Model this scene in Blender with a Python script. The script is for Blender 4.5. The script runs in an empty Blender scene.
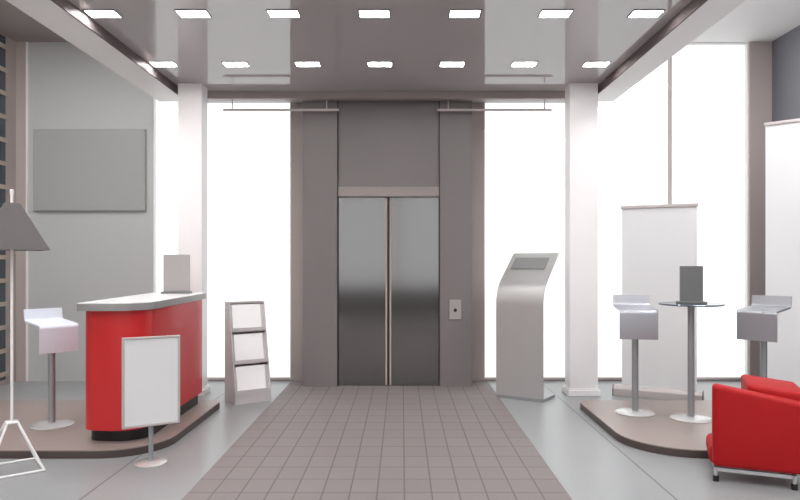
import bpy, bmesh, math
from mathutils import Vector, Matrix

scene = bpy.context.scene
C = scene.collection
R = math.radians

# ------------------------------------------------------------------ camera
cam_d = bpy.data.cameras.new('camera')
cam = bpy.data.objects.new('camera', cam_d)
C.objects.link(cam)
cam.location = (0, 0, 1.38)
cam.rotation_euler = (R(90), 0, 0)
cam_d.sensor_width = 36
cam_d.lens = 36 * 650 / 800
cam_d.shift_x = -2 / 800
cam_d.shift_y = 12 / 800
cam_d.clip_start = 0.05
scene.camera = cam

# ------------------------------------------------------------------ world (overcast daylight) and exposure
world = bpy.data.worlds.new('world')
scene.world = world
world.use_nodes = True
bg = world.node_tree.nodes['Background']
bg.inputs['Color'].default_value = (1.0, 1.0, 1.0, 1)
bg.inputs['Strength'].default_value = 1.25
scene.view_settings.view_transform = 'Standard'
scene.view_settings.look = 'None'
scene.view_settings.gamma = 1
scene.view_settings.use_curve_mapping = False
scene.view_settings.exposure = 0.2
LAMP = 38.0           # brightness of the ceiling light diffusers

# ------------------------------------------------------------------ materials
def lin(c):
    return tuple((v / 255 / 12.92) if v / 255 <= 0.04045 else ((v / 255 + 0.055) / 1.055) ** 2.4 for v in c)

def mat(name, col, rough=0.5, metal=0.0, spec=0.5, coat=0.0, srgb=True, noise=0.0, nscale=(6, 6, 6), aniso=0.0):
    m = bpy.data.materials.new(name)
    m.use_nodes = True
    nt = m.node_tree
    b = nt.nodes['Principled BSDF']
    c = lin(col) if srgb else col
    b.inputs['Base Color'].default_value = (*c, 1)
    b.inputs['Roughness'].default_value = rough
    b.inputs['Metallic'].default_value = metal
    b.inputs['Specular IOR Level'].default_value = spec
    b.inputs['Coat Weight'].default_value = coat
    b.inputs['Coat Roughness'].default_value = 0.15
    if aniso:
        b.inputs['Anisotropic'].default_value = aniso
    if noise:
        tc = nt.nodes.new('ShaderNodeTexCoord')
        mp = nt.nodes.new('ShaderNodeMapping')
        mp.inputs['Scale'].default_value = nscale
        nz = nt.nodes.new('ShaderNodeTexNoise')
        nz.inputs['Scale'].default_value = 1.0
        nz.inputs['Detail'].default_value = 3
        mr = nt.nodes.new('ShaderNodeMapRange')
        mr.inputs['To Min'].default_value = 1 - noise
        mr.inputs['To Max'].default_value = 1 + noise
        mx = nt.nodes.new('ShaderNodeMix')
        mx.data_type = 'RGBA'
        mx.blend_type = 'MULTIPLY'
        mx.inputs[0].default_value = 1
        mx.inputs[6].default_value = (*c, 1)
        nt.links.new(tc.outputs['Object'], mp.inputs['Vector'])
        nt.links.new(mp.outputs[0], nz.inputs['Vector'])
        nt.links.new(nz.outputs[0], mr.inputs['Value'])
        nt.links.new(mr.outputs[0], mx.inputs[7])
        nt.links.new(mx.outputs[2], b.inputs['Base Color'])
    return m

def mix_gloss(name, col, fac, rough, gcol=(1, 1, 1)):
    """painted panel under a clear polish: constant share of mirror reflection"""
    m = bpy.data.materials.new(name)
    m.use_nodes = True
    nt = m.node_tree
    nt.nodes.clear()
    out = nt.nodes.new('ShaderNodeOutputMaterial')
    d = nt.nodes.new('ShaderNodeBsdfDiffuse')
    d.inputs[0].default_value = (*lin(col), 1)
    g = nt.nodes.new('ShaderNodeBsdfGlossy')
    g.inputs['Color'].default_value = (*gcol, 1)
    g.inputs['Roughness'].default_value = rough
    x = nt.nodes.new('ShaderNodeMixShader')
    x.inputs[0].default_value = fac
    nt.links.new(d.outputs[0], x.inputs[1])
    nt.links.new(g.outputs[0], x.inputs[2])
    nt.links.new(x.outputs[0], out.inputs[0])
    return m

def emit(name, col, s):
    m = bpy.data.materials.new(name)
    m.use_nodes = True
    b = m.node_tree.nodes['Principled BSDF']
    b.inputs['Base Color'].default_value = (0.9, 0.9, 0.9, 1)
    b.inputs['Emission Color'].default_value = (*col, 1)
    b.inputs['Emission Strength'].default_value = s
    return m

def glass_mat(name, tint, fac):
    m = bpy.data.materials.new(name)
    m.use_nodes = True
    nt = m.node_tree
    nt.nodes.clear()
    out = nt.nodes.new('ShaderNodeOutputMaterial')
    t = nt.nodes.new('ShaderNodeBsdfTransparent')
    t.inputs[0].default_value = (*tint, 1)
    g = nt.nodes.new('ShaderNodeBsdfGlossy')
    g.inputs['Roughness'].default_value = 0.02
    x = nt.nodes.new('ShaderNodeMixShader')
    x.inputs[0].default_value = fac
    nt.links.new(t.outputs[0], x.inputs[1])
    nt.links.new(g.outputs[0], x.inputs[2])
    nt.links.new(x.outputs[0], out.inputs[0])
    return m

def floor_material():
    m = mat('grey_floor', (176, 177, 177), rough=0.32, spec=0.4)
    nt = m.node_tree
    b = nt.nodes['Principled BSDF']
    tc = nt.nodes.new('ShaderNodeTexCoord')
    sx = nt.nodes.new('ShaderNodeSeparateXYZ')
    nt.links.new(tc.outputs['Object'], sx.inputs[0])
    def near(v):
        s = nt.nodes.new('ShaderNodeMath'); s.operation = 'COMPARE'
        s.inputs[1].default_value = v
        s.inputs[2].default_value = 0.006
        nt.links.new(sx.outputs[0], s.inputs[0])
        return s
    a, c = near(1.595), near(-1.87)
    mx = nt.nodes.new('ShaderNodeMath'); mx.operation = 'MAXIMUM'
    nt.links.new(a.outputs[0], mx.inputs[0]); nt.links.new(c.outputs[0], mx.inputs[1])
    nz = nt.nodes.new('ShaderNodeTexNoise'); nz.inputs['Scale'].default_value = 1.3
    nt.links.new(tc.outputs['Object'], nz.inputs['Vector'])
    cr = nt.nodes.new('ShaderNodeMix'); cr.data_type = 'RGBA'
    cr.inputs[6].default_value = (*lin((146, 148, 149)), 1)
    cr.inputs[7].default_value = (*lin((152, 154, 155)), 1)
    nt.links.new(nz.outputs[0], cr.inputs[0])
    fin = nt.nodes.new('ShaderNodeMix'); fin.data_type = 'RGBA'
    fin.inputs[7].default_value = (*lin((95, 95, 95)), 1)
    nt.links.new(mx.outputs[0], fin.inputs[0])
    nt.links.new(cr.outputs[2], fin.inputs[6])
    nt.links.new(fin.outputs[2], b.inputs['Base Color'])
    return m

def tile_material():
    m = mat('taupe_tiles', (150, 140, 139), rough=0.6, spec=0.3)
    nt = m.node_tree
    b = nt.nodes['Principled BSDF']
    tc = nt.nodes.new('ShaderNodeTexCoord')
    mp = nt.nodes.new('ShaderNodeMapping')
    mp.inputs['Location'].default_value = (-0.0145 + 0.1624 * 20, 0.0, 0)
    br = nt.nodes.new('ShaderNodeTexBrick')
    br.offset = 0.0
    br.squash = 1.0
    br.inputs['Scale'].default_value = 1.0
    br.inputs['Mortar Size'].default_value = 0.005
    br.inputs['Mortar Smooth'].default_value = 0.2
    br.inputs['Brick Width'].default_value = 0.1624
    br.inputs['Row Height'].default_value = 0.242
    br.inputs['Color1'].default_value = (*lin((133, 124, 124)), 1)
    br.inputs['Color2'].default_value = (*lin((130, 121, 121)), 1)
    br.inputs['Mortar'].default_value = (*lin((101, 94, 94)), 1)
    nt.links.new(tc.outputs['Object'], mp.inputs[0])
    nt.links.new(mp.outputs[0], br.inputs['Vector'])
    nt.links.new(br.outputs['Color'], b.inputs['Base Color'])
    return m

M = {}
M['floor'] = floor_material()
M['tile'] = tile_material()
M['ceiling'] = mix_gloss('polished_ceiling', (176, 169, 169), 0.19, 0.02)
M['beam'] = mix_gloss('beam_paint', (240, 237, 236), 0.10, 0.25)
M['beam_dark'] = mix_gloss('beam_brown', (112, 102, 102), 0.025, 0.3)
M['high_left'] = mat('ceiling_shaded', (158, 148, 146), 0.6)  # darker copy of the side ceiling colour, shade painted in
M['high_right'] = mat('ceiling_lit', (240, 238, 237), 0.6)  # paler copy, window light painted into the colour
M['white_paint'] = mat('white_paint', (244, 240, 240), 0.35)
M['taupe'] = mat('taupe_cladding', (124, 117, 117), 0.42, noise=0.015, nscale=(3, 3, 1))
M['post'] = mat('taupe_post', (172, 161, 158), 0.45)
M['taupe_light'] = mat('taupe_trim', (154, 144, 142), 0.4)
M['grey_wall'] = mat('grey_wall_paint', (184, 185, 184), 0.5)
M['board'] = mat('grey_board', (160, 161, 159), 0.45)
M['slate'] = mat('slate_panel', (112, 112, 118), 0.4)
M['dark_glass'] = mat('slate_glass', (66, 74, 82), 0.1, spec=0.6)
M['tan_bar'] = mat('tan_bar', (178, 163, 152), 0.5)
M['glass'] = glass_mat('clear_pane', (0.98, 0.99, 0.99), 0.03)
M['frame_white'] = mat('window_frame_white', (236, 234, 233), 0.4)
M['frame_brown'] = mat('window_frame_brown', (185, 174, 172), 0.45)
M['steel'] = mix_gloss('brushed_steel', (50, 46, 46), 0.2, 0.12)
M['steel_light'] = mat('satin_aluminium', (205, 204, 205), 0.3, metal=0.85)
M['kiosk_metal'] = mat('kiosk_metal', (186, 185, 184), 0.38, metal=0.45, noise=0.02, nscale=(80, 80, 1))
M['stool_metal'] = mat('stool_shell', (176, 177, 183), 0.3, metal=0.7)
M['stool_white'] = mat('stool_shell_white', (222, 228, 238), 0.3, metal=0.1)
M['pole'] = mat('grey_pole', (158, 160, 163), 0.35, metal=0.4)
M['disc'] = mat('polished_disc', (222, 221, 220), 0.25, metal=0.5)
M['red'] = mat('red_lacquer', (202, 34, 36), 0.4, coat=0.25)
M['red_fabric'] = mat('red_upholstery', (172, 12, 17), 0.6, spec=0.3, noise=0.03, nscale=(40, 40, 40))
M['black'] = mat('black_plastic', (24, 22, 22), 0.4)
M['counter_top'] = mat('white_laminate', (246, 245, 245), 0.25)
M['counter_edge'] = mat('grey_laminate_edge', (150, 148, 147), 0.35)
M['deck'] = mat('taupe_deck', (154, 140, 134), 0.38, noise=0.02, nscale=(2, 2, 2))
M['deck_edge'] = mat('dark_brown_edge', (80, 69, 67), 0.45)
M['paper'] = mat('white_paper', (253, 253, 253), 0.5)
M['banner'] = mat('white_banner', (226, 226, 227), 0.6)
M['rail_grey'] = mat('grey_rail', (190, 182, 181), 0.4, metal=0.1)
M['screen'] = mat('grey_screen', (128, 128, 128), 0.3)
M['panel_dark'] = mat('dark_grey_panel', (112, 112, 112), 0.4)
M['panel_light'] = mat('light_grey_panel', (166, 161, 160), 0.45)
M['shade'] = mat('taupe_shade', (96, 91, 91), 0.7)
M['white_metal'] = mat('white_metal', (240, 239, 238), 0.3)
M['rack'] = mat('rack_metal', (218, 214, 214), 0.3, metal=0.3)
M['lens'] = emit('light_diffuser', (1, 0.99, 0.98), LAMP)
M['lens_fill'] = emit('fill_diffuser', (1, 1, 1), LAMP * .62)  # glow of the added side fill panels
M['trim_and_shade'] = mat('dark_trim_and_shade', (62, 56, 56), 0.5)  # dark trim colour, also paints the shadow lines by the piers
M['table_top'] = mat('smoked_table_top', (96, 108, 116), 0.12, metal=0.4)
M['added_parapet'] = mat('added_dark_parapet', (58, 52, 51), 0.5)

# ------------------------------------------------------------------ mesh helpers
def add_box(bm, x0, x1, y0, y1, z0, z1, bev=0.0, seg=2):
    r = bmesh.ops.create_cube(bm, size=1)
    vs = r['verts']
    for v in vs:
        v.co = Vector(((x0 + x1) / 2 + v.co.x * (x1 - x0), (y0 + y1) / 2 + v.co.y * (y1 - y0), (z0 + z1) / 2 + v.co.z * (z1 - z0)))
    if bev:
        es = list({e for v in vs for e in v.link_edges})
        bmesh.ops.bevel(bm, geom=es, offset=bev, segments=seg, affect='EDGES', profile=0.5)

def add_prism(bm, pts, axis, a0, a1, bev=0.0, seg=2):
    """pts: 2-D outline; axis 'z': (x,y) outline, 'y': (x,z), 'x': (y,z); extruded from a0 to a1"""
    def P(p, a):
        return {'z': (p[0], p[1], a), 'y': (p[0], a, p[1]), 'x': (a, p[0], p[1])}[axis]
    lo = [bm.verts.new(P(p, a0)) for p in pts]
    hi = [bm.verts.new(P(p, a1)) for p in pts]
    n = len(pts)
    fs = [bm.faces.new(lo), bm.faces.new(list(reversed(hi)))]
    for i in range(n):
        fs.append(bm.faces.new((lo[i], hi[i], hi[(i + 1) % n], lo[(i + 1) % n])))
    bmesh.ops.recalc_face_normals(bm, faces=fs)
    if bev:
        es = list({e for f in fs for e in f.edges})
        bmesh.ops.bevel(bm, geom=es, offset=bev, segments=seg, affect='EDGES', profile=0.5)

def add_lathe(bm, prof, cx=0, cy=0, n=40):
    rings = []
    for r, z in prof:
        if r < 1e-6:
            rings.append([bm.verts.new((cx, cy, z))])
        else:
            rings.append([bm.verts.new((cx + r * math.cos(2 * math.pi * k / n), cy + r * math.sin(2 * math.pi * k / n), z)) for k in range(n)])
    fs = []
    for a, b in zip(rings, rings[1:]):
        for k in range(n):
            k2 = (k + 1) % n
            if len(a) == 1 and len(b) == 1: continue
            if len(a) == 1: fs.append(bm.faces.new((a[0], b[k2], b[k])))
            elif len(b) == 1: fs.append(bm.faces.new((a[k], a[k2], b[0])))
            else: fs.append(bm.faces.new((a[k], a[k2], b[k2], b[k])))
    bmesh.ops.recalc_face_normals(bm, faces=fs)

def add_rod(bm, p, q, r, n=12):
    p, q = Vector(p), Vector(q)
    d = q - p
    res = bmesh.ops.create_cone(bm, cap_ends=True, segments=n, radius1=r, radius2=r, depth=d.length)
    mt = Matrix.Translation((p + q) / 2) @ d.to_track_quat('Z', 'Y').to_matrix().to_4x4()
    bmesh.ops.transform(bm, matrix=mt, verts=res['verts'])

def add_sheet(bm, path, x0, x1, t):
    """a bent sheet: path of (y,z) points, thickness t towards the left of the path, from x0 to x1"""
    n = len(path)
    off = []
    for i in range(n):
        a = Vector(path[max(i - 1, 0)]); b = Vector(path[min(i + 1, n - 1)])
        d = (b - a).normalized()
        nr = Vector((-d.y, d.x))
        off.append(Vector(path[i]) + nr * t)
    outline = [tuple(p) for p in path] + [tuple(p) for p in reversed(off)]
    lo = [bm.verts.new((x0, p[0], p[1])) for p in outline]
    hi = [bm.verts.new((x1, p[0], p[1])) for p in outline]
    m = len(outline)
    fs = []
    for i in range(m):
        fs.append(bm.faces.new((lo[i], hi[i], hi[(i + 1) % m], lo[(i + 1) % m])))
    for i in range(n - 1):
        j = m - 1 - i
        fs.append(bm.faces.new((lo[i], lo[i + 1], lo[j - 1], lo[j])))
        fs.append(bm.faces.new((hi[i + 1], hi[i], hi[j], hi[j - 1])))
    bmesh.ops.recalc_face_normals(bm, faces=fs)

def round_path(pts, radii, k=8):
    """open 2-D path with rounded inner corners"""
    out = [tuple(pts[0])]
    for i in range(1, len(pts) - 1):
        p = Vector(pts[i]); a = Vector(pts[i - 1]); b = Vector(pts[i + 1])
        d1 = (a - p).normalized(); d2 = (b - p).normalized()
        ang = math.acos(max(-1, min(1, d1.dot(d2))))
        r = radii[i - 1]
        if r <= 0 or ang > 3.13:
            out.append(tuple(p)); continue
        l = min(r / math.tan(ang / 2), (a - p).length * 0.49, (b - p).length * 0.49)
        s, e = p + d1 * l, p + d2 * l
        for j in range(k + 1):
            t = j / k
            out.append(tuple((1 - t) ** 2 * s + 2 * t * (1 - t) * p + t * t * e))
    out.append(tuple(pts[-1]))
    return out

def round_poly(pts, radii, k=10):
    n = len(pts)
    out = []
    for i in range(n):
        p = Vector(pts[i]); a = Vector(pts[i - 1]); b = Vector(pts[(i + 1) % n])
        d1 = (a - p).normalized(); d2 = (b - p).normalized()
        ang = math.acos(max(-1, min(1, d1.dot(d2))))
        r = radii[i]
        if r <= 0:
            out.append(tuple(p)); continue
        l = r / math.tan(ang / 2)
        bis = (d1 + d2).normalized()
        c = p + bis * (r / math.sin(ang / 2))
        s = p + d1 * l - c; e = p + d2 * l - c
        a0 = math.atan2(s.y, s.x); a1 = math.atan2(e.y, e.x)
        da = (a1 - a0 + math.pi) % (2 * math.pi) - math.pi
        for j in range(k + 1):
            t = a0 + da * j / k
            out.append((c.x + r * math.cos(t), c.y + r * math.sin(t)))
    return out

def obj(name, bm, m, parent=None, smooth=False):
    me = bpy.data.meshes.new(name)
    bm.to_mesh(me); bm.free()
    me.materials.append(m)
    if smooth:
        for p in me.polygons: p.use_smooth = True
        try: me.set_sharp_from_angle(angle=R(35))
        except Exception: pass
    o = bpy.data.objects.new(name, me)
    C.objects.link(o)
    if parent: o.parent = parent
    return o

def B(*a, **k):
    bm = bmesh.new(); add_box(bm, *a, **k); return bm
def PR(*a, **k):
    bm = bmesh.new(); add_prism(bm, *a, **k); return bm
def LA(*a, **k):
    bm = bmesh.new(); add_lathe(bm, *a, **k); return bm
def ROD(*a, **k):
    bm = bmesh.new(); add_rod(bm, *a, **k); return bm

def thing(name, label, cat, loc=(0, 0, 0), rotz=0, group=None):
    o = bpy.data.objects.new(name, None)
    o.empty_display_size = 0.1
    C.objects.link(o)
    o.location = loc; o.rotation_euler = (0, 0, rotz)
    o['label'] = label; o['category'] = cat
    if group: o['group'] = group
    return o
def tag(o, label, cat, group=None):
    o['label'] = label; o['category'] = cat
    if group: o['group'] = group
    return o
def struct(name, bm, m, parent=None, label=None, cat=None):
    o = obj(name, bm, m, parent)
    o['kind'] = 'structure'
    if label: o['label'] = label
    if cat: o['category'] = cat
    return o
def struct_root(name, label=None, cat=None):
    o = bpy.data.objects.new(name, None); C.objects.link(o); o['kind'] = 'structure'
    if label: o['label'] = label
    if cat: o['category'] = cat
    return o
def dup(root, loc, rotz=0, label=None):
    r = root.copy(); C.objects.link(r); r.location = loc; r.rotation_euler = (0, 0, rotz)
    if label: r['label'] = label
    for ch in list(root.children):
        c = ch.copy(); C.objects.link(c); c.parent = r
        for g in ch.children:
            d = g.copy(); C.objects.link(d); d.parent = c
    return r

# ------------------------------------------------------------------ dimensions of the hall
BK = 7.54            # back plane (windows)
XL, XR = -4.466, 4.28
YR = -3.2            # unseen rear (entrance) side
HC = 3.223           # polished ceiling
HH = 3.93            # high side ceilings
BU = 3.137           # underside of beams

struct('floor', B(XL - .1, XR + .1, YR - .1, BK + .12, -0.12, 0), M['floor'], label='pale grey hall floor with long dark seams', cat='floor')
struct('ceiling', B(-2.35, 2.045, YR, BK, HC, HH + .1), M['ceiling'], label='polished grey middle ceiling mirroring the columns and windows', cat='ceiling')
struct('ceiling_left', B(XL - .1, -2.66, YR, BK + .1, HH, HH + .1), M['high_left'], label='raised ceiling strip above the left side with shade painted in', cat='ceiling')
struct('ceiling_right', B(2.31, XR + .1, YR, BK + .1, HH, HH + .1), M['high_right'], label='raised ceiling strip above the right side with window light painted in', cat='ceiling')

def side_beam(name, xi, xo, label):
    root = struct_root(name, label, 'beam')
    s = 1 if xo > xi else -1
    a, b = sorted((xi + s * .012, xo))
    obj('beam_body', B(a, b, YR, 7.12, BU, HH + .1), M['beam'], root)
    a, b = sorted((xi, xi + s * .012))
    obj('inner_fascia', B(a, b, YR, 7.12, BU + .002, HC), M['beam_dark'], root)
side_beam('trim_1', -2.35, -2.66, 'long pale beam under the left edge of the polished ceiling')
side_beam('trim_2', 2.045, 2.31, 'long pale beam under the right edge of the polished ceiling')
struct('trim_3', B(-2.35, 2.045, 7.02, 7.12, BU + .008, HC), M['taupe_light'], label='taupe cross beam above the elevator', cat='beam')

# left side wall with its barred window
wl = struct('wall_left', B(XL - .1, XL, YR, BK, 0, HH), M['post'], label='taupe side wall at the left edge', cat='wall')
w3 = struct_root('window_3', 'slate window with tan cross bars at the left edge', 'window')
obj('window_pane', B(XL, XL + .008, 4.9, 7.31, 0.06, HH - .02), M['dark_glass'], w3)
bm = bmesh.new()
for k in range(15):
    z = 0.10 + k * 0.262
    add_box(bm, XL, XL + .022, 4.9, 7.335, z, z + .048)
obj('cross_bars', bm, M['tan_bar'], w3)
# right side wall
struct('wall_right', B(XR, XR + .1, YR, BK, 0, HH), M['slate'], label='slate blue side wall at the right edge', cat='wall')
# back wall pieces
struct('wall_back_left', B(-4.335, -2.888, BK, BK + .1, 0, HH), M['grey_wall'], label='light grey wall behind the red counter', cat='wall')
struct('trim_4', B(XL, -4.348, BK - .02, BK + .1, 0, HH), M['post'], label='taupe corner post beside the light grey wall', cat='post')
struct('trim_5', B(-4.348, -4.335, BK - .028, BK + .1, 0, HH), M['frame_white'], label='thin white strip along the left of the grey wall', cat='trim')
struct('trim_6', B(4.025, XR, BK - .02, BK + .1, 0, HH), M['post'], label='taupe corner post right of the big window', cat='post')
struct('wall_back', B(-1.288, .951, BK, BK + .1, 0, HC + .4), M['post'], label='taupe wall behind the elevator housing', cat='wall')

# windows at the back
def window(name, x0, x1, mull, label):
    root = struct_root(name, label, 'window')
    fr = bmesh.new()
    add_box(fr, x0, x1, BK + .01, BK + .07, 0.0, 0.012)
    add_box(fr, x0, x1, BK - .005, BK + .07, 0.012, 0.035)
    obj('window_sill', fr, M['frame_brown'], root)
    fr = bmesh.new()
    add_box(fr, x0, x0 + .014, BK + .01, BK + .07, 0.035, HH)
    add_box(fr, x1 - .014, x1, BK + .01, BK + .07, 0.035, HH)
    add_box(fr, x0 + .014, x1 - .014, BK + .01, BK + .07, HH - .012, HH)
    obj('window_frame', fr, M['frame_white'], root)
    edges = [x0 + .014] + mull + [x1 - .014]
    for m_ in mull:
        obj('mullion', B(m_ - .009, m_ + .009, BK - .005, BK + .07, 0.035, HH - .012), M['frame_brown'], root)
    for a, b in zip(edges, edges[1:]):
        obj('window_pane', B(a + (.009 if a in mull else 0), b - (.009 if b in mull else 0), BK + .035, BK + .043, 0.035, HH - .012), M['glass'], root)
window('window_1', -2.888, -1.288, [], 'tall white bright window left of the elevator')
window('window_2', .951, 4.025, [3.12], 'wide bright window wall right of the elevator with one thin mullion')

# unseen rear side, shaped for light: parapet darkens door reflection, opening brightens hall
struct('added_rear_wall', B(XL - .1, XR + .1, YR - .1, YR, 0, .68), M['added_parapet'], label='unseen dark low wall added for the door reflection', cat='wall')
w4 = struct_root('rear_light_opening', 'unseen open rear side added to let light in', 'window')
fr = bmesh.new()
for x in (XL, -2.49, -.15, 2.16, XR):
    add_box(fr, x - .05, x + .05, YR - .1, YR, .68, HH)
obj('window_frame', fr, M['frame_brown'], w4)  # bars of the added rear opening

# white columns
def pillar(name, x0, x1, label):
    root = struct_root(name, label, 'column')
    obj('column_shaft', B(x0, x1, 6.7, 6.9, .07, HC), M['white_paint'], root)
    bm = bmesh.new()
    add_box(bm, x0 - .025, x1 + .025, 6.675, 6.925, 0, .06, .004, 1)
    add_box(bm, x0 - .012, x1 + .012, 6.688, 6.912, .06, .075, .004, 1)
    obj('column_base', bm, M['white_paint'], root)
pillar('pillar', -2.309, -2.065, 'square white column behind the red counter')
pillar('pillar', 1.73, 2.02, 'square white column right of the metal kiosk')

# ------------------------------------------------------------------ elevator front
EY = 7.18
cL = (-1.095, -.718); cR = (.42, .775)
struct('wall_elevator_left', B(*cL, EY, BK, 0, HC), M['taupe'], label='taupe pier left of the elevator doors', cat='wall')
struct('wall_elevator_right', B(*cR, EY, BK, 0, HC), M['taupe'], label='taupe pier right of the elevator doors', cat='wall')
struct('wall_elevator_head', B(cL[1], cR[0], EY + .05, BK, 2.215, HC), M['taupe'], label='taupe panel above the elevator doors', cat='wall')
d1 = struct_root('door_1', 'closed double elevator doors of brushed steel', 'elevator door')
dx0, dx1, dc = cL[1], cR[0], -.152
obj('door_header', B(dx0, dx1, EY + .03, EY + .12, 2.105, 2.215, .006, 2), M['taupe_light'], d1)
for a, b, e0, e1 in ((dx0 + .012, dc - .032, dc - .032, dc - .013), (dc + .032, dx1 - .012, dc + .013, dc + .032)):
    lf = obj('door_leaf', B(a, b, EY + .065, EY + .10, .012, 2.098), M['steel'], d1)
    obj('edge_strip', B(e0, e1, EY + .058, EY + .10, .012, 2.098), M['tan_bar'], lf)
bm = bmesh.new()
add_box(bm, dx0, dx1, EY + .102, EY + .14, 0, 2.105)
obj('shaft_gap', bm, M['trim_and_shade'], d1)
obj('door_sill', B(dx0, dx1, EY + .04, EY + .102, 0, .010), M['trim_and_shade'], d1)

for a, b in ((dx0, dx0 + .010), (dx1 - .010, dx1)):
    obj('painted_shadow_line', B(a, b, EY + .02, EY + .05, 0, HC), M['trim_and_shade'], d1)  # dark strips paint a shadow line beside each pier
t = thing('call_button_panel', 'small pale call plate with a black button on the pier right of the elevator', 'call button', (.587, EY, .855))
obj('face_plate', B(-.066, .066, -.014, 0, -.108, .108, .004, 2), M['panel_light'], t)
bm = bmesh.new(); add_lathe(bm, [(0, 0), (.019, 0), (.019, .006), (.014, .009), (0, .009)], n=24)
bmesh.ops.transform(bm, matrix=Matrix.Translation((0, -.014, -.006)) @ Matrix.Rotation(R(90), 4, 'X'), verts=bm.verts)
obj('button', bm, M['black'], t)

# hanging rails
def rail(x0, x1, hs, label):
    t = thing('hanging_rail', label, 'rail', ((x0 + x1) / 2, 7.08, 3.036), 0, 'thin rails hanging below the cross beam')
    c = (x0 + x1) / 2
    obj('bar', B(x0 - c, x1 - c, -.011, .011, -.011, .011, .003, 2), M['rail_grey'], t)
    for h in hs:
        obj('hanger', ROD((h - c, 0, .009), (h - c, 0, BU + .008 - 3.036), .006), M['rail_grey'], t)
rail(-1.947, -.689, (-1.848, -.82), 'thin grey rail hanging below the beam left of the elevator')
rail(.383, 1.63, (.503, 1.553), 'thin grey rail hanging below the beam right of the elevator')

# ------------------------------------------------------------------ ceiling lights
proto = None
ORD = ['leftmost', 'second from the left', 'third from the left', 'middle one', 'third from the right', 'second from the right', 'rightmost']
ROWS = [(4.82, 'the row at the photo top'), (6.05, 'the row next to the cross beam')]
ROWS += [(3.59 - 1.23 * k, f'the {w} unseen row added to brighten the hall') for k, w in enumerate(('first', 'second', 'third', 'fourth', 'fifth'))]  # unseen rows added along the same grid for more light
for row, (yy, rn) in enumerate(ROWS):
    for i in range(7):
        x = -.205 + (i - 3) * .671
        lb = f'white ceiling light, {ORD[i]} in {rn}'
        if proto is None:
            proto = thing('ceiling_light', lb, 'ceiling light', (x, yy, HC), 0, 'recessed ceiling lights')
            bm = bmesh.new()
            w, d = .115, .074
            add_box(bm, -w, w, -d, -d + .008, -.006, 0); add_box(bm, -w, w, d - .008, d, -.006, 0)
            add_box(bm, -w, -w + .008, -d + .008, d - .008, -.006, 0); add_box(bm, w - .008, w, -d + .008, d - .008, -.006, 0)
            obj('light_frame', bm, M['trim_and_shade'], proto)
            obj('diffuser', B(-w + .008, w - .008, -d + .008, d - .008, -.004, 0), M['lens'], proto)
        else:
            dup(proto, (x, yy, HC), 0, lb)

# larger unseen fill panels, added to brighten the two side strips
sp = None
for side, xs in (('left', (-3.55,)), ('right', (3.3,))):
    for yy, od in ((5.7, 'first'), (4.3, 'second'), (2.9, 'third'), (1.5, 'fourth'), (.1, 'fifth')):
        for x in xs:
            lb = f'large unseen fill panel added to the raised {side} ceiling, {od} from the windows'
            if sp is None:
                sp = thing('fill_panel_light', lb, 'ceiling light', (x, yy, HH), 0, 'unseen side fill panels')
                obj('light_frame', B(-.56, .56, -.18, .18, -.004, 0), M['frame_white'], sp)  # frame of the added fill panel
                obj('diffuser', B(-.54, .54, -.16, .16, -.012, -.004), M['lens_fill'], sp)
            else:
                dup(sp, (x, yy, HH), 0, lb)
# ------------------------------------------------------------------ runner
tag(obj('carpet_runner', B(-1.275, .985, -1.5, BK - .02, 0, .006), M['tile']), 'wide taupe tiled walkway leading up to the elevator', 'walkway')

# ------------------------------------------------------------------ platforms
def platform(pts, rad, label):
    t = thing('platform', label, 'platform', (sum(p[0] for p in pts) / len(pts), sum(p[1] for p in pts) / len(pts), 0), 0, 'low rounded platforms')
    ol = [(p[0] - t.location.x, p[1] - t.location.y) for p in round_poly(pts, rad, 14)]
    obj('edge_band', PR(ol, 'z', 0, .052), M['deck_edge'], t)
    obj('deck', PR(ol, 'z', .052, .06), M['deck'], t)
platform([(-4.3, 4.56), (-1.73, 4.56), (-1.72, 6.21), (-4.3, 6.21)], [.05, .42, .09, .05], 'low taupe platform with a dark edge under the red counter')
platform([(1.655, 4.56), (3.5, 4.56), (3.5, 6.21), (1.675, 6.21)], [.5, .05, .05, .12], 'low taupe platform with a dark edge under the round bar table')
PZ = .06

# ------------------------------------------------------------------ red counter
t = thing('reception_counter', 'red reception counter with rounded corner and white top on the left platform', 'counter', (-2.08, 5.4, PZ))
def loc(pts): return [(p[0] + 2.08, p[1] - 5.4) for p in pts]
body = loc(round_poly([(-2.345, 4.74), (-1.87, 4.68), (-1.885, 6.14), (-2.345, 6.14)], [.12, .22, .01, .01], 14))
kick = loc(round_poly([(-2.33, 4.81), (-1.90, 4.76), (-1.90, 6.06), (-2.33, 6.06)], [.1, .2, .01, .01], 14))
top = loc(round_poly([(-2.335, 4.66), (-1.845, 4.655), (-1.885, 6.26), (-2.40, 6.26)], [.012, .26, .012, .012], 14))
obj('toe_kick', PR(kick, 'z', 0, .095), M['black'], t, True)
obj('counter_body', PR(body, 'z', .095, .968), M['red'], t, True)
obj('top_edge', PR(top, 'z', .968, 1.019), M['counter_edge'], t, True)
obj('worktop', PR(top, 'z', 1.019, 1.025), M['counter_top'], t, True)

def display(name, label, loc_, rz, w, h, m, base, bw):
    t = thing(name, label, 'display', loc_, rz)
    obj('base', B(-bw / 2, bw / 2, -.05, .05, 0, .018, .004, 2), base, t)
    obj('display_panel', B(-w / 2, w / 2, -.008, .012, .018, h, .002, 1), m, t)
display('counter_display', 'light grey upright display panel on the red counter', (-2.115, 6.1, PZ + 1.025), R(3), .24, .365, M['panel_light'], M['panel_dark'], .265)

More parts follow.
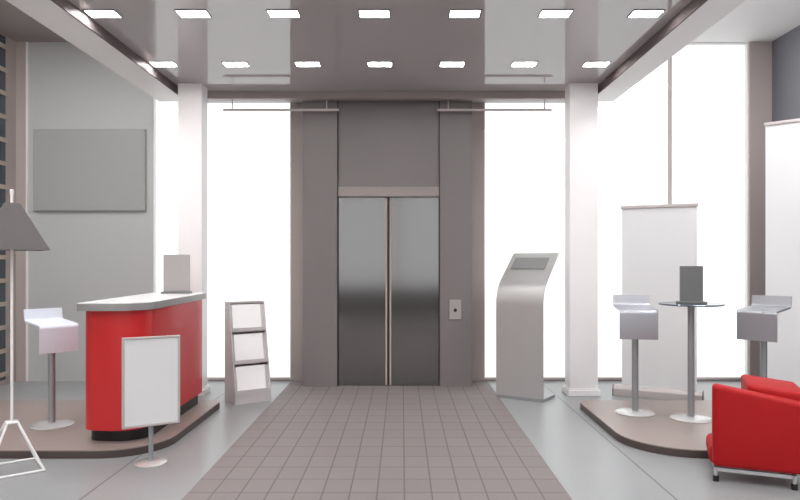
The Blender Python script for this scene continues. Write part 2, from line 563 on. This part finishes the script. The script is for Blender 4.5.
# ------------------------------------------------------------------ bar stools
def stool(label, loc_, rz, dz, shell, hw=.157, drop=.245):
    t = thing('bar_stool', label, 'bar stool', loc_, rz, 'bar stools with bent sheet seats')
    obj('base_disc', LA([(0, 0), (.163, 0), (.166, .006), (.155, .013), (.06, .022), (0, .024)], n=48), M['disc'], t, True)
    z0 = .895 + dz
    obj('pole', LA([(0, .02), (.028, .02), (.028, z0 - .02), (0, z0 - .02)], n=24), M['pole'], t, True)
    path = round_path([(-.15, z0 - drop), (-.15, z0 + .005), (.15, z0 + .03), (.165, z0 + .12)], [.035, .022], 8)
    bm = bmesh.new(); add_sheet(bm, path, -hw, hw, -.014)
    obj('seat_shell', bm, shell, t, True)
    obj('seat_bracket', B(-.07, .07, -.07, .07, z0 - .022, z0 - .004), M['pole'], t)
    return t
stool('pale bar stool with a bent seat beside the red counter', (-2.834, 5.26, PZ), R(50), -.078, M['stool_white'], .147, .215)
stool('grey bar stool with a bent seat left of the round bar table', (2.037, 5.68, PZ), R(-8), 0.01, M['stool_metal'])
stool('grey bar stool turned sideways right of the round bar table', (3.06, 5.5, PZ), R(-50), 0.015, M['stool_metal'])

# ------------------------------------------------------------------ round bar table
t = thing('bar_table', 'tall round bar table on a grey pole between the two right stools', 'table', (2.43, 5.465, PZ))
obj('base_disc', LA([(0, 0), (.160, 0), (.163, .006), (.152, .013), (.06, .022), (0, .024)], n=48), M['disc'], t, True)
obj('pole', LA([(0, .02), (.027, .02), (.027, .952), (.08, .955), (.08, .958), (0, .958)], n=24), M['pole'], t, True)
obj('tabletop', LA([(0, .958), (.25, .958), (.258, .962), (.258, .968), (.253, .972), (0, .972)], n=64), M['table_top'], t, True)
display('table_display', 'dark grey upright display panel on the round bar table', (2.435, 5.47, PZ + .972), R(-6), .185, .315, M['panel_dark'], M['panel_dark'], .225)

# ------------------------------------------------------------------ kiosk
t = thing('info_kiosk', 'curved metal information kiosk with a slanted grey screen beside the walkway', 'kiosk', (.961, 6.64, 0), math.atan2(-.26, .424))
W = .497
cut = round_path([(0, .03), (0, 1.10), (.48, 1.474)], [.32], 16)
bm = bmesh.new(); add_sheet(bm, cut, 0, W, -.016)
obj('kiosk_body', bm, M['kiosk_metal'], t, True)
obj('foot', PR([(0, 0), (W, 0), (W + .02, .30), (.02, .30)], 'z', 0, .03), M['pole'], t)
bm = bmesh.new(); add_sheet(bm, round_path([(.05, .03), (.05, .95), (.42, 1.40)], [.3], 12), .12, W - .12, -.03)
obj('rear_rib', bm, M['pole'], t, True)
sl = math.atan2(.374, .48)
bm = bmesh.new(); add_box(bm, -.185, .185, -.095, .095, 0, .008, .002, 1)
bmesh.ops.transform(bm, matrix=Matrix.Translation((W / 2 - .012, .335, 1.10 + .335 * .374 / .48 + .002)) @ Matrix.Rotation(sl, 4, 'X'), verts=bm.verts)
obj('screen', bm, M['screen'], t)

# ------------------------------------------------------------------ brochure rack
t = thing('brochure_rack', 'leaning metal brochure rack with three white sheets in front of the left window', 'brochure rack', (-1.61, 6.27, 0), R(34))
W = .37
prof = [(0, 0), (.30, 0), (.30, .985), (.18, .985), (0, .10)]
obj('side_panel', PR(prof, 'x', 0, .012), M['rack'], t)
obj('side_panel', PR(prof, 'x', W - .012, W), M['rack'], t)
bm = bmesh.new()
add_box(bm, .012, W - .012, .285, .298, 0, .975)
obj('back_panel', bm, M['rack'], t)
obj('top_cap', B(.012, W - .012, .19, .285, .968, .985), M['rack'], t)
obj('base_front', B(.012, W - .012, 0.0, .285, .0, .095), M['rack'], t)
for z0, z1 in ((.695, .955), (.385, .665), (.10, .355)):
    s = .18 / .885
    f0 = (z0 - .1) * s
    bm = bmesh.new()
    add_prism(bm, [(f0 + .03, z0), (f0 + .045, z0), (f0 + .045 + (z1 - z0) * s, z1), (f0 + .03 + (z1 - z0) * s, z1)], 'x', .012, W - .012)
    add_box(bm, .012, W - .012, f0 - .006, f0 + .03, z0 - .004, z0 + .006)
    add_box(bm, .012, W - .012, f0 - .012, f0 - .004, z0 - .004, z0 + .034)
    tr = obj('tray', bm, M['rack'], t)
    sh = bmesh.new()
    add_prism(sh, [(f0 + .012, z0 + .007), (f0 + .027, z0 + .007), (f0 + .027 + (z1 - z0) * s, z1), (f0 + .012 + (z1 - z0) * s, z1)], 'x', .03, W - .045)
    tag(obj('brochure_stack', sh, M['paper']), {.695: 'white brochure stack in the top tray of the metal rack', .385: 'white brochure stack in the middle tray of the metal rack', .10: 'white brochure stack in the bottom tray of the metal rack'}[z0], 'brochures', 'white brochures in the rack')
for o in [o for o in C.objects if o.name.startswith('brochure_stack')]:
    o.location = t.location; o.rotation_euler = t.rotation_euler

# ------------------------------------------------------------------ poster stand
t = thing('poster_stand', 'blank white poster board on a grey pole in front of the red counter', 'poster stand', (-1.723, 4.46, 0), math.atan2(.22, .398))
obj('base_disc', LA([(0, 0), (.106, 0), (.108, .006), (.10, .012), (.04, .018), (0, .02)], n=40), M['disc'], t, True)
obj('pole', LA([(0, .018), (.016, .018), (.016, .80), (0, .80)], n=20), M['pole'], t, True)
w, z0, z1 = .187, .262, .872
bm = bmesh.new()
for a in ((-w, w, z0, z0 + .016), (-w, w, z1 - .016, z1), (-w, -w + .016, z0 + .016, z1 - .016), (w - .016, w, z0 + .016, z1 - .016)):
    add_box(bm, a[0], a[1], -.04, -.016, a[2], a[3], .003, 1)
obj('board_frame', bm, M['rail_grey'], t)
obj('poster_sheet', B(-w + .016, w - .016, -.034, -.018, z0 + .016, z1 - .016), M['banner'], t)

# ------------------------------------------------------------------ roll-up banners
def banner(label, loc_, rz, wb, s0, s1, h):
    t = thing('roll_up_banner', label, 'banner', loc_, rz, 'blank roll-up banners')
    cas = round_poly([(-.06, 0), (.07, 0), (.07, .07), (.03, .11), (-.03, .11), (-.06, .075)], [.004, .004, .03, .03, .03, .02], 5)
    obj('base_cassette', PR(cas, 'x', .012, wb - .012), M['rail_grey'], t, True)
    for a, b in ((0, .012), (wb - .012, wb)):
        obj('end_cap', PR([(p[0] * 1.05, p[1] * 1.02) for p in cas], 'x', a, b), M['panel_dark'], t)
    obj('banner_sheet', B(s0, s1, -.003, .003, .105, h - .02), M['banner'], t)
    obj('top_rail', B(s0 - .012, s1 + .012, -.016, .016, h - .035, h, .008, 3), M['rail_grey'], t)
    obj('support_pole', ROD(((s0 + s1) / 2, .03, .10), ((s0 + s1) / 2, .03, h - .02), .008), M['pole'], t)
    return t
banner('blank white roll-up banner standing behind the round bar table', (2.20, 6.77, 0), math.atan2(-.39, .76), .855, .0876, .795, 1.96)
banner('taller blank white roll-up banner at the right edge behind the armchair', (3.585, 6.53, 0), R(-42), .85, .06, .80, 2.77)

# ------------------------------------------------------------------ armchair
t = thing('armchair', 'low red upholstered armchair on chrome legs at the right edge', 'armchair', (1.98, 4.1, 0), R(-22))
obj('seat_base', B(-.036, .52, .04, .42, .085, .208, .04, 4), M['red_fabric'], t, True)
obj('seat_cushion', B(.05, .26, .08, .50, .235, .36, .03, 4), M['red_fabric'], t, True)
obj('side_arm', PR([(-.02, .095), (.50, .095), (.50, .525), (-.02, .612)], 'y', -.03, .075, .03, 4), M['red_fabric'], t, True)
obj('backrest', PR([(.200, .235), (.52, .235), (.52, .572), (.185, .61)], 'y', .077, .52, .03, 4), M['red_fabric'], t, True)
bm = bmesh.new()
add_box(bm, 0, .43, -.012, .012, .066, .088); add_box(bm, 0, .43, .438, .462, .066, .088)
add_box(bm, -.012, .012, -.012, .462, .066, .088); add_box(bm, .418, .442, -.012, .462, .066, .088)
obj('leg_frame', bm, M['steel_light'], t)
for x, y in ((0, 0), (.43, 0), (0.02, .45), (.43, .45)):
    l = obj('leg', ROD((x, y, .03), (x, y, .07), .013), M['steel_light'], t, True)
    obj('foot_cap', ROD((x, y, 0), (x, y, .036), .018), M['black'], l, True)

# ------------------------------------------------------------------ floor lamp
t = thing('floor_lamp', 'floor lamp with a dark pyramid shade and white wire base at the left edge', 'floor lamp', (-2.59, 4.315, 0), R(38))
bm = bmesh.new()
hb = .165
cs = [(-hb, -hb), (hb, -hb), (hb, hb), (-hb, hb)]
tp = .03
for i in range(4):
    a, b = cs[i], cs[(i + 1) % 4]
    add_rod(bm, (*a, .008), (*b, .008), .008)
    add_rod(bm, (*a, .008), (a[0] / hb * tp, a[1] / hb * tp, .318), .008)
    add_rod(bm, (a[0] / hb * tp, a[1] / hb * tp, .318), (b[0] / hb * tp, b[1] / hb * tp, .318), .008)
add_box(bm, -tp, tp, -tp, tp, .312, .326)
obj('wire_base', bm, M['white_metal'], t)
obj('pole', ROD((0, 0, .326), (0, 0, 1.80), .009), M['white_metal'], t, True)
obj('finial', LA([(0, 1.80), (.008, 1.80), (.013, 1.86), (0, 1.865)], n=16), M['white_metal'], t, True)
bm = bmesh.new()
hs, ht = .195, .042
lo = [bm.verts.new((sx * hs, sy * hs, 1.458)) for sx, sy in ((-1, -1), (1, -1), (1, 1), (-1, 1))]
hi = [bm.verts.new((sx * ht, sy * ht, 1.77)) for sx, sy in ((-1, -1), (1, -1), (1, 1), (-1, 1))]
li = [bm.verts.new((v.co.x * .97, v.co.y * .97, 1.458)) for v in lo]
hi2 = [bm.verts.new((v.co.x * .9, v.co.y * .9, 1.763)) for v in hi]
for i in range(4):
    j = (i + 1) % 4
    bm.faces.new((lo[i], lo[j], hi[j], hi[i])); bm.faces.new((li[j], li[i], hi2[i], hi2[j])); bm.faces.new((lo[j], lo[i], li[i], li[j]))
bm.faces.new(hi); bm.faces.new(list(reversed(hi2)))
bmesh.ops.recalc_face_normals(bm, faces=bm.faces)
obj('lamp_shade', bm, M['shade'], t)

# ------------------------------------------------------------------ wall board
t = thing('wall_board', 'large blank grey board hung on the light grey wall', 'board', (-3.611, BK, 2.442))
w, h = .639, .466
obj('board_panel', B(-w, w, -.045, -.005, -h, h, .004, 1), M['board'], t)
bm = bmesh.new()
for a in ((-w - .006, w + .006, -h - .006, -h), (-w - .006, w + .006, h, h + .006), (-w - .006, -w, -h, h), (w, w + .006, -h, h)):
    add_box(bm, a[0], a[1], -.04, 0, a[2], a[3])
obj('board_frame', bm, M['board'], t)
